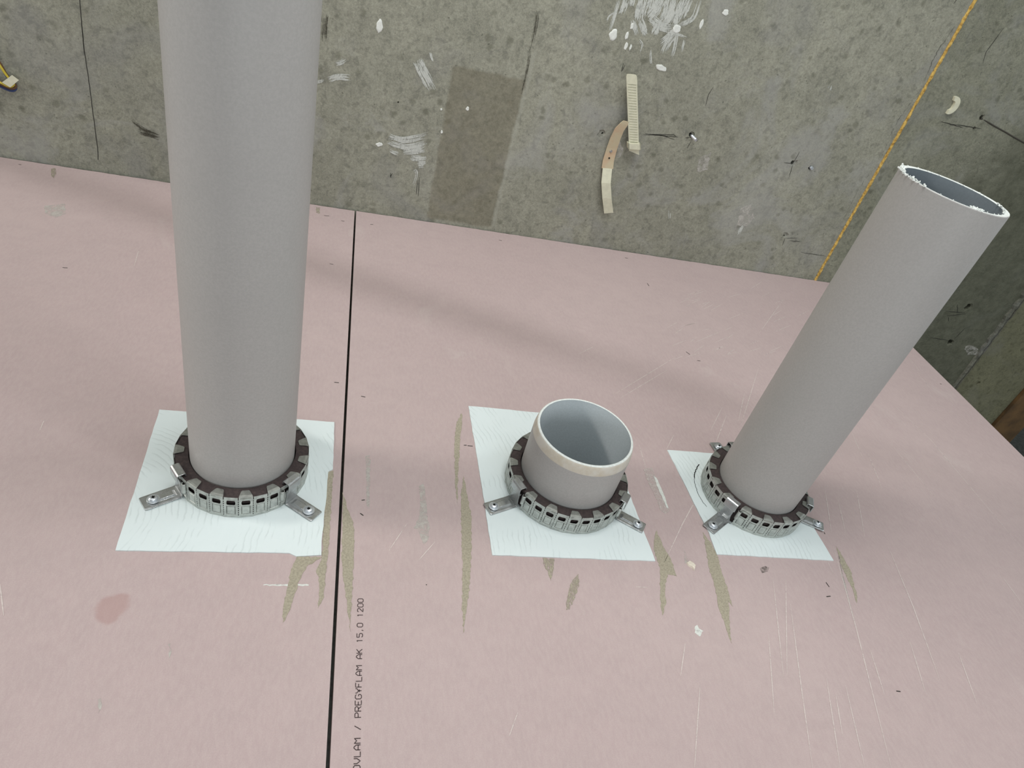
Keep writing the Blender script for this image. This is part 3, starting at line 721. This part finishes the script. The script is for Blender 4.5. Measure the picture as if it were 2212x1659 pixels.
# looped electrical wires at the left edge
t = thing('electrical_cable', 'loop of brown, blue and yellow wires held by a white band at left', 'wires', wl(22, 180))
base = t.location.copy()
MBR = m_simple('brown_wire', (96, 66, 40), .5); MBL = m_simple('blue_wire', (44, 60, 104), .5); MYE = m_simple('yellow_wire', (196, 176, 60), .5)
for nm, m, off, dv in (('brown_wire', MBR, .010, 0), ('yellow_wire', MYE, .013, 1), ('blue_wire', MBL, .007, 5)):
    px = [(-60,60+dv),(-30,95+dv),(0,136+dv),(14,160+dv),(27,175+dv),(34,184+dv),(32,190+dv),(22,191+dv),(5,184+dv),(-30,168+dv),(-70,150+dv)]
    if nm == 'yellow_wire': px = [(-60,64),(-30,99),(0,142),(12,160),(22,172),(30,182),(24,187),(14,185),(2,179),(-30,165),(-70,148)]
    P = smoothpath([wp(u, v, off+.003*math.sin(i)) for i, (u, v) in enumerate(px)], 6)
    bm = bmesh.new(); tube(bm, P, .0018); obj(nm, bm, m, t, True)
bm = bmesh.new()
q = [(4,178),(26,162),(41,173),(22,189)]
lo = [bm.verts.new(wp(u, v, .006)) for u, v in q]; hi = [bm.verts.new(wp(u, v, .019)) for u, v in q]
bm.faces.new(lo); bm.faces.new(hi[::-1])
for i in range(4): bm.faces.new((lo[i], lo[(i+1)%4], hi[(i+1)%4], hi[i]))
bmesh.ops.bevel(bm, geom=bm.edges[:], offset=.0008, segments=2); obj('white_band', bm, MIVORY, t)

# ================================================================ FIRESTOP PANELS
def panel(pts, label, seed, extra=None):
    bm = bmesh.new(); p = ragged([Vector((x, y, 0)) for x, y in pts], .010, .0004, seed)
    for q in p: q.z = 0
    slab(bm, p, UP, PT, 0)
    bm.faces.new([bm.verts.new(q) for q in p][::-1])
    bmesh.ops.remove_doubles(bm, verts=bm.verts, dist=1e-6)
    o = obj('firestop_board', bm, MPAN); tag(o, label, 'firestop board', 'white firestop boards under the collars'); return o
def xy(u, v): q = fl(u, v); return (q.x, q.y)
pl = panel([xy(345,886), xy(722,913), xy(719,1015), xy(709,1020), xy(706,1060), xy(695,1170), xy(694,1200), xy(640,1203), xy(625,1196), xy(250,1190)], 'white brushed square board around the base of the tall full-height pipe', 31)
pm = panel([xy(1012,878), (.4035,.716), xy(1415,1213), xy(1330,1210), xy(1200,1205), xy(1063,1200), xy(1048,1100)], 'white brushed board around the short open pipe stub', 32)
pr = panel([xy(1441,973), (.668,.655), xy(1758,1142), xy(1800,1212), xy(1548,1198), xy(1530,1150)], 'white brushed board around the cut pipe at right', 33)

for o_, c_, r_ in ((pl, CL, .0568), (pm, CM, .0645), (pr, CR, .0575)): bore(o_, [(c_, r_)])
# ================================================================ PIPES
def pipe(name, c, prof_o, ztop, ri, label, cutm, mis=None, bore=None, tilt=0):
    bm = bmesh.new(); prof = prof_o+[(ri, prof_o[-1][1]-.0004), (ri, -.25)]
    ms = (mis or [0]*(len(prof_o)-1))+[2, 1, 0]
    lathe(bm, prof, 128, closed=True, mis=ms)
    for v in bm.verts:
        if v.co.z > ztop-.002: v.co.z += tilt*v.co.x
    o = obj(name, bm, [MP, bore or MPI, cutm, MCHAM], smooth=True); o.location = c
    tag(o, label, 'pipe', 'grey plastic pipes through the boards'); return o
p1 = pipe('waste_pipe', CL, [(.0552, -.25), (.0552, .3), (.0553, .7), (.0553, 1.45)], 1.45, .0520, 'tall grey plastic pipe at left running up out of the photo', MCUT)
STUB = [(.0624, -.25), (.0630, .050), (.0632, .086), (.0630, .0885), (.0624, .0925), (.0616, .0965), (.0608, .0988), (.0600, .0996), (.0588, .0998)]
p2 = pipe('pipe_stub', CM, STUB, .0998, .0579, 'short wide open grey pipe stub with a cream chamfered rim', MCUT, [0,0,3,3,3,3,2,2])
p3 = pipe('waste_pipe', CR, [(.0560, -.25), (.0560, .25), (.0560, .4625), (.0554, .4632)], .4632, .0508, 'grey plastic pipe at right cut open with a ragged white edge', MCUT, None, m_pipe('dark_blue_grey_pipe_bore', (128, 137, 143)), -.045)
# burrs clinging to the sawn rim of the right pipe
bm = bmesh.new(); rn = random.Random(14)
def burr(a, rr, h, s, zc=.4632):
    c = Vector((rr*math.cos(a), rr*math.sin(a), zc-.045*rr*math.cos(a)))
    for k in range(3):
        m = Matrix.Translation(c+Vector((rn.uniform(-s, s)*.7, rn.uniform(-s, s)*.7, h*k/3))) @ Matrix.Rotation(rn.uniform(0, 3), 4, 'Z') @ Matrix.Rotation(rn.uniform(0, 1.5), 4, 'X') @ Matrix.Diagonal((s*rn.uniform(.5, 1), s*rn.uniform(.4, .8), s*rn.uniform(.3, .7), 1))
        bmesh.ops.create_icosphere(bm, subdivisions=1, radius=1, matrix=m)
for i in range(46):
    a = rn.uniform(0, 2*PI); burr(a, rn.choice((.0508, .0560)) + rn.uniform(-.0005, .0005), rn.uniform(0, .0004), rn.uniform(.0003, .0008))
for i in range(26): burr(rn.uniform(2.2, 3.5), .0545+rn.uniform(-.002, .002), .002, rn.uniform(.001, .0022))
for i in range(10): burr(-1.55+rn.uniform(-.18, .18)-.25, .0500, .002, rn.uniform(.0012, .0026), .4622)
for i in range(14): burr(-.55+rn.uniform(-.45, .3), .0500, .0025, rn.uniform(.0007, .0015), .4630)
tag(obj('cutting_burr', bm, MCUT, p3), 'white shavings clinging to the sawn rim')

# ================================================================ FIRE COLLARS
def screw_bm(R0=.0046):
    bm = bmesh.new(); n = 24; rings = []
    for rr, z in ((R0, 0), (R0*1.0, .0010), (R0*.93, .0018), (R0*.74, .0024)): rings.append([(rr*math.cos(2*PI*i/n), rr*math.sin(2*PI*i/n), z) for i in range(n)])
    star = [(R0*(.52 if (i % 4) == 0 else .26 if (i % 4) == 2 else .38)) for i in range(n)]
    for z in (.0026, .0008): rings.append([(star[i]*math.cos(2*PI*i/n), star[i]*math.sin(2*PI*i/n), z) for i in range(n)])
    V = [[bm.verts.new(p) for p in r_] for r_ in rings]
    for A_, B_ in zip(V[:-1], V[1:]):
        for i in range(n): bm.faces.new((A_[i], A_[(i+1)%n], B_[(i+1)%n], B_[i]))
    f0 = bm.faces.new(V[-1]); f0.material_index = 1
    for i in range(n):
        for q in V[-1][i].link_faces: q.material_index = 1
    return bm
def fire_collar(c, Ro, ri, h, nseg, a_slot, tabs_odd, brackets, label):
    t = thing('fire_collar', label, 'fire collar', c, 0, 'steel fire collars around the pipes')
    seg = 2*PI/nseg; a0 = math.radians(a_slot)       # centre angle of segment 0
    gaps = [math.radians(b[0]) for b in brackets]
    def near(a): return any(abs((a-g+PI) % (2*PI)-PI) < seg*.42 for g in gaps)
    # steel band: flat scored segments with slots, framed windows and perforated folds
    bm = bmesh.new(); Ws = 2*Ro*math.sin(seg/2)
    def P(k, u, v, wo=0):
        A_ = a0+seg*(k-.5); B_ = A_+seg; f_ = .5+u/Ws
        x = Ro*(math.cos(A_)*(1-f_)+math.cos(B_)*f_); y = Ro*(math.sin(A_)*(1-f_)+math.sin(B_)*f_); am = A_+seg/2
        return (x+wo*math.cos(am), y+wo*math.sin(am), v)
    def quad(k, u0, u1, v0, v1):
        if u1-u0 < 1e-7 or v1-v0 < 1e-7: return
        bm.faces.new([bm.verts.new(P(k, u, v)) for u, v in ((u0,v0),(u1,v0),(u1,v1),(u0,v1))])
    def loops(k, Ls):
        Vs = [[bm.verts.new(P(k, u, v, wo)) for u, v in pts] for pts, wo in Ls]
        for A_, B_ in zip(Vs[:-1], Vs[1:]):
            n_ = len(A_)
            for i in range(n_): bm.faces.new((A_[i], A_[(i+1)%n_], B_[(i+1)%n_], B_[i]))
        return Vs[-1]
    def rc(u, v0, v1): return [(-u, v0), (u, v0), (u, v1), (-u, v1)]
    hw = Ws/2; dc = .00045; wn = Ws*.31
    s0, s1 = h*.63, h*.85                           # the slot
    g0, g1 = h*.14, h*.575                           # the framed window
    for k in range(nseg):
        if near(a0+seg*k): continue
        rows = [0, .0035]; 
        while rows[-1] < h-.004: rows += [rows[-1]+.0022, rows[-1]+.0034]
        rows = [x for x in rows if x < h-.0015]+[h]
        for sgn in (-1, 1):
            e0, e1 = sorted((sgn*hw, sgn*(hw-dc)))
            for i in range(len(rows)-1):
                if i % 2 == 0: quad(k, e0, e1, rows[i], rows[i+1])      # bridges; the rest stays open
            i0, i1 = sorted((sgn*(hw-dc), sgn*wn)); quad(k, i0, i1, 0, h)
        quad(k, -wn, wn, 0, g0); quad(k, -wn, wn, g1, s0-.0006); quad(k, -wn, wn, s1+.0006, h)
        q = loops(k, [(rc(wn, g0, g1), 0), (rc(wn*.9, g0+.0006, g1-.0006), -.0012), (rc(wn*.80, g0+.0014, g1-.0014), -.0001)])
        bm.faces.new(q)
        cx_ = wn*.22; cv = (s1-s0)*.34
        oc = [(-wn+cx_, s0), (wn-cx_, s0), (wn, s0+cv), (wn, s1-cv), (wn-cx_, s1), (-wn+cx_, s1), (-wn, s1-cv), (-wn, s0+cv)]
        rcs = [(-wn+cx_, s0-.0006), (wn-cx_, s0-.0006), (wn, s0-.0006), (wn, s1+.0006), (wn-cx_, s1+.0006), (-wn+cx_, s1+.0006), (-wn, s1+.0006), (-wn, s0-.0006)]
        loops(k, [(rcs, 0), (oc, 0)])
    bmesh.ops.remove_doubles(bm, verts=bm.verts, dist=2e-5)
    ob = obj('steel_band', bm, MGALV, t)
    md = ob.modifiers.new('thickness', 'SOLIDIFY'); md.thickness = .0006; md.offset = 0
    # intumescent liner
    bm = bmesh.new(); lathe(bm, [(ri+.0012, 0), (Ro-.0036, 0), (Ro-.0036, h-.006), (Ro-.0010, h-.004), (Ro-.0010, h-.0012), (ri+.0028, h-.0008), (ri+.0012, h-.0014)], 120, closed=True, wob=.0007)
    obj('intumescent_liner', bm, MINT, t, True)
    # folded tabs
    for k in range(nseg):
        if k % 2 != tabs_odd: continue
        a = a0+seg*k; bm = bmesh.new()
        er = Vector((math.cos(a), math.sin(a), 0)); et = Vector((-math.sin(a), math.cos(a), 0)); Rm = Ro*math.cos(seg/2)
        b0, b1, L = Ws*.47, Ws*.27, min(.0100, (Ro-ri)*.66)
        if near(a): continue
        prof = [(Rm+.0002, b0, h-.0022), (Rm+.0001, b0, h-.0004), (Rm-.0008, b0, h+.0003), (Rm-.003, b0*.90, h+.0006), (Rm-L+.0012, b1+.0003, h+.0002), (Rm-L, b1-.0008, h+.0001)]
        Vv = [[bm.verts.new(er*rr+et*s*bb+Vector((0, 0, z))) for s in (-1, 1)] for rr, bb, z in prof]
        for A_, B_ in zip(Vv[:-1], Vv[1:]): bm.faces.new((A_[0], A_[1], B_[1], B_[0]))
        ob = obj('folded_tab', bm, MTAB, t); md = ob.modifiers.new('thickness', 'SOLIDIFY'); md.thickness = .0007; md.offset = -1
    # hooked brackets with screws
    for (ang, wdt, reach, clasp, sa, lift) in brackets:
        a = math.radians(ang); er = Vector((math.cos(a), math.sin(a), 0)); et = Vector((-math.sin(a), math.cos(a), 0))
        def pt(rr, s, z): return er*rr+et*s+Vector((0, 0, z))
        bm = bmesh.new(); W2 = wdt/2
        # foot: raised rim, sunk middle, long rib
        rs = [Ro+.0014, Ro+.004, Ro+.007, (Ro+reach)/2, reach-.006, reach-.0015, reach]
        cs = [-W2, -W2*.80, -W2*.52, -W2*.36, W2*.36, W2*.52, W2*.80, W2]
        G = []
        for i, rr in enumerate(rs):
            row = []
            for j, s in enumerate(cs):
                z = .0018
                if 1 < i < 5 and 2 < j < 5: z = .0034 if i < 4 else .0020
                if j in (0, 7): z = .0014
                if i == 6: s *= .93
                row.append(bm.verts.new(pt(rr, s, z)))
            G.append(row)
        for i in range(6):
            for j in range(7): bm.faces.new((G[i][j], G[i+1][j], G[i+1][j+1], G[i][j+1]))
        # riser with a waist, then the hook over the rim
        up = [(Ro+.0014, .0018, .92), (Ro+.0011, .004, .9), (Ro+.0010, h*.35, .74), (Ro+.0010, h*.62, .74), (Ro+.0012, h*.74, .90)]
        rows = [G[0][0:1]+G[0][7:8]]
        prevr = [G[0][0], G[0][7]]
        seq = [prevr]
        for rr, z, kf in up[1:]: seq.append([bm.verts.new(pt(rr, -W2*kf, z)), bm.verts.new(pt(rr, W2*kf, z))])
        for A_, B_ in zip(seq[:-1], seq[1:]): bm.faces.new((A_[0], A_[1], B_[1], B_[0]))
        ob = obj('mounting_bracket', bm, MZINC, t); md = ob.modifiers.new('thickness', 'SOLIDIFY'); md.thickness = .0013; md.offset = -1; md = ob.modifiers.new('soft', 'BEVEL'); md.width = .0004; md.segments = 2
        hb = bmesh.new()
        hk = [(Ro+.0040, h-.0085), (Ro+.0042, h+.0012), (Ro+.0036, h+.0024), (Ro+.0024, h+.0030), (Ro-.0034, h+.0034), (Ro-.0044, h+.0028), (Ro-.0048, h+.0016), (Ro-.0048, h-.0002)]
        seq = [[hb.verts.new(pt(rr, s*W2*.94, z)) for s in (-1, -.33, .33, 1)] for rr, z in hk]
        for A_, B_ in zip(seq[:-1], seq[1:]):
            for j in range(3): hb.faces.new((A_[j], A_[j+1], B_[j+1], B_[j]))
        ho = obj('hook', hb, MZINC, ob); md = ho.modifiers.new('thickness', 'SOLIDIFY'); md.thickness = .0013; md.offset = 0; md = ho.modifiers.new('soft', 'BEVEL'); md.width = .0004; md.segments = 2
        # screw and washer
        sr = reach-.0115 if not sa else sa
        p0 = pt(sr, 0, .0034)
        wb = bmesh.new(); lathe(wb, [(.0024, 0), (.0063, 0), (.0066, .0006), (.0064, .0011), (.0024, .0012)], 28, closed=True)
        wo_ = obj('washer', wb, MSCREW, ob, True); wo_.location = p0+Vector((0, 0, -.0008))
        so = obj('screw', screw_bm(), [MSCREW, MBLACK], ob, True); so.location = p0+Vector((0, 0, .0003)); so.rotation_euler = (.05, -.04, ang)
        # rolled clasp beside the bracket
        if clasp:
            cb = bmesh.new(); ac = a+clasp*(W2+.0042)/Ro; e2 = Vector((math.cos(ac), math.sin(ac), 0)); t2 = Vector((-math.sin(ac), math.cos(ac), 0))
            pr = []
            for i in range(9):
                q = PI*i/8; pr.append((Ro+.0004+.0032*math.sin(q), .0026*math.cos(q)))
            V2 = [[cb.verts.new(e2*rr+t2*s+Vector((0, 0, z))) for rr, s in pr] for z in (h*.40, h*.46, h*.80, h*.86)]
            for A_, B_ in zip(V2[:-1], V2[1:]):
                for i in range(8): cb.faces.new((A_[i], A_[i+1], B_[i+1], B_[i]))
            co = obj('clasp', cb, MGALV, t, True); md = co.modifiers.new('thickness', 'SOLIDIFY'); md.thickness = .0006
    return t
fire_collar(CL, .0712, .0553, .0312, 30, -92.2+12.2*.0, 1, [(-147.6, .0195, .1095, 1, 0, 0), (-38.2, .0185, .1090, -1, 0, 0), (88, .0190, .1090, 0, 0, 0)],
            'steel fire collar with two visible brackets around the tall full-height pipe')
fire_collar(CM, .0785, .0628, .0298, 33-1, -97.1, 0, [(-157.3, .0195, .1180, 1, .1085, 0), (-35.5, .0185, .1160, -1, .1065, 0), (84, .0190, .1160, 0, 0, 0)],
            'steel fire collar around the short open pipe stub in the middle')
fire_collar(CR, .0725, .0561, .0308, 31-1, -106.2, 0, [(-146.2, .0190, .1120, 1, .1015, 0), (-29.0, .0180, .1070, 0, .0970, 0), (95.5, .0190, .1075, 0, .0965, 0)],
            'steel fire collar with three visible brackets around the cut pipe at right')

# ragged black cut line around the right collar
bm = bmesh.new(); rn = random.Random(3); pts = []
for i in range(40):
    a = math.radians(134+62*i/39); rr = .0815+rn.uniform(-.0006, .0006); pts.append(Vector((CR.x+rr*math.cos(a), CR.y+rr*math.sin(a), PT)))
stroke(bm, pts[:16], .0014, UP, .0003); stroke(bm, pts[15:], .0006, UP, .0003)
pts2 = [Vector((CR.x+.0738*math.cos(math.radians(x)), CR.y+.0738*math.sin(math.radians(x)), PT)) for x in range(-150, -136, 1)]
stroke(bm, pts2, .0012, UP, .0004)
obj('cut_line', bm, MBLACK, pr)

# ================================================================ SCRAPS ON THE SHEETS
bm = bmesh.new(); onfloor(bm, [(1390,1014),(1409,1010),(1418,1036),(1432,1062),(1446,1104),(1438,1110),(1427,1104),(1418,1080),(1404,1050),(1394,1030)], .0004, seed=41)
tp = obj('clear_tape_scrap', bm, MTAPE); tag(tp, 'torn strip of clear adhesive tape on the pink sheet between the two right pipes', 'tape')
bm = bmesh.new(); onfloor(bm, [(1412,1028),(1418,1032),(1428,1054),(1437,1078),(1444,1098),(1440,1096),(1430,1074),(1418,1048)], .0003, z=.0004, seed=42); obj('glossy_crease', bm, MPAINT, tp)
bm = bmesh.new(); q = [(1482,1216),(1488,1213),(1497,1216),(1502,1224),(1500,1234),(1495,1228),(1486,1222)]
pts = [fl(u, v) for u, v in q]; cc = sum(pts, Vector())/len(pts)
lo = [bm.verts.new(p) for p in pts]; hi = [bm.verts.new(p.lerp(cc, .15)+Vector((0, 0, .0018+.0012*(i % 2)))) for i, p in enumerate(pts)]
bm.faces.new(lo[::-1]); bm.faces.new(hi)
for i in range(len(pts)): bm.faces.new((lo[i], lo[(i+1)%len(pts)], hi[(i+1)%len(pts)], hi[i]))
tag(obj('plaster_flake', bm, MFLAKE), 'small cream plaster flake lying on the pink sheet below the right gap', 'debris')
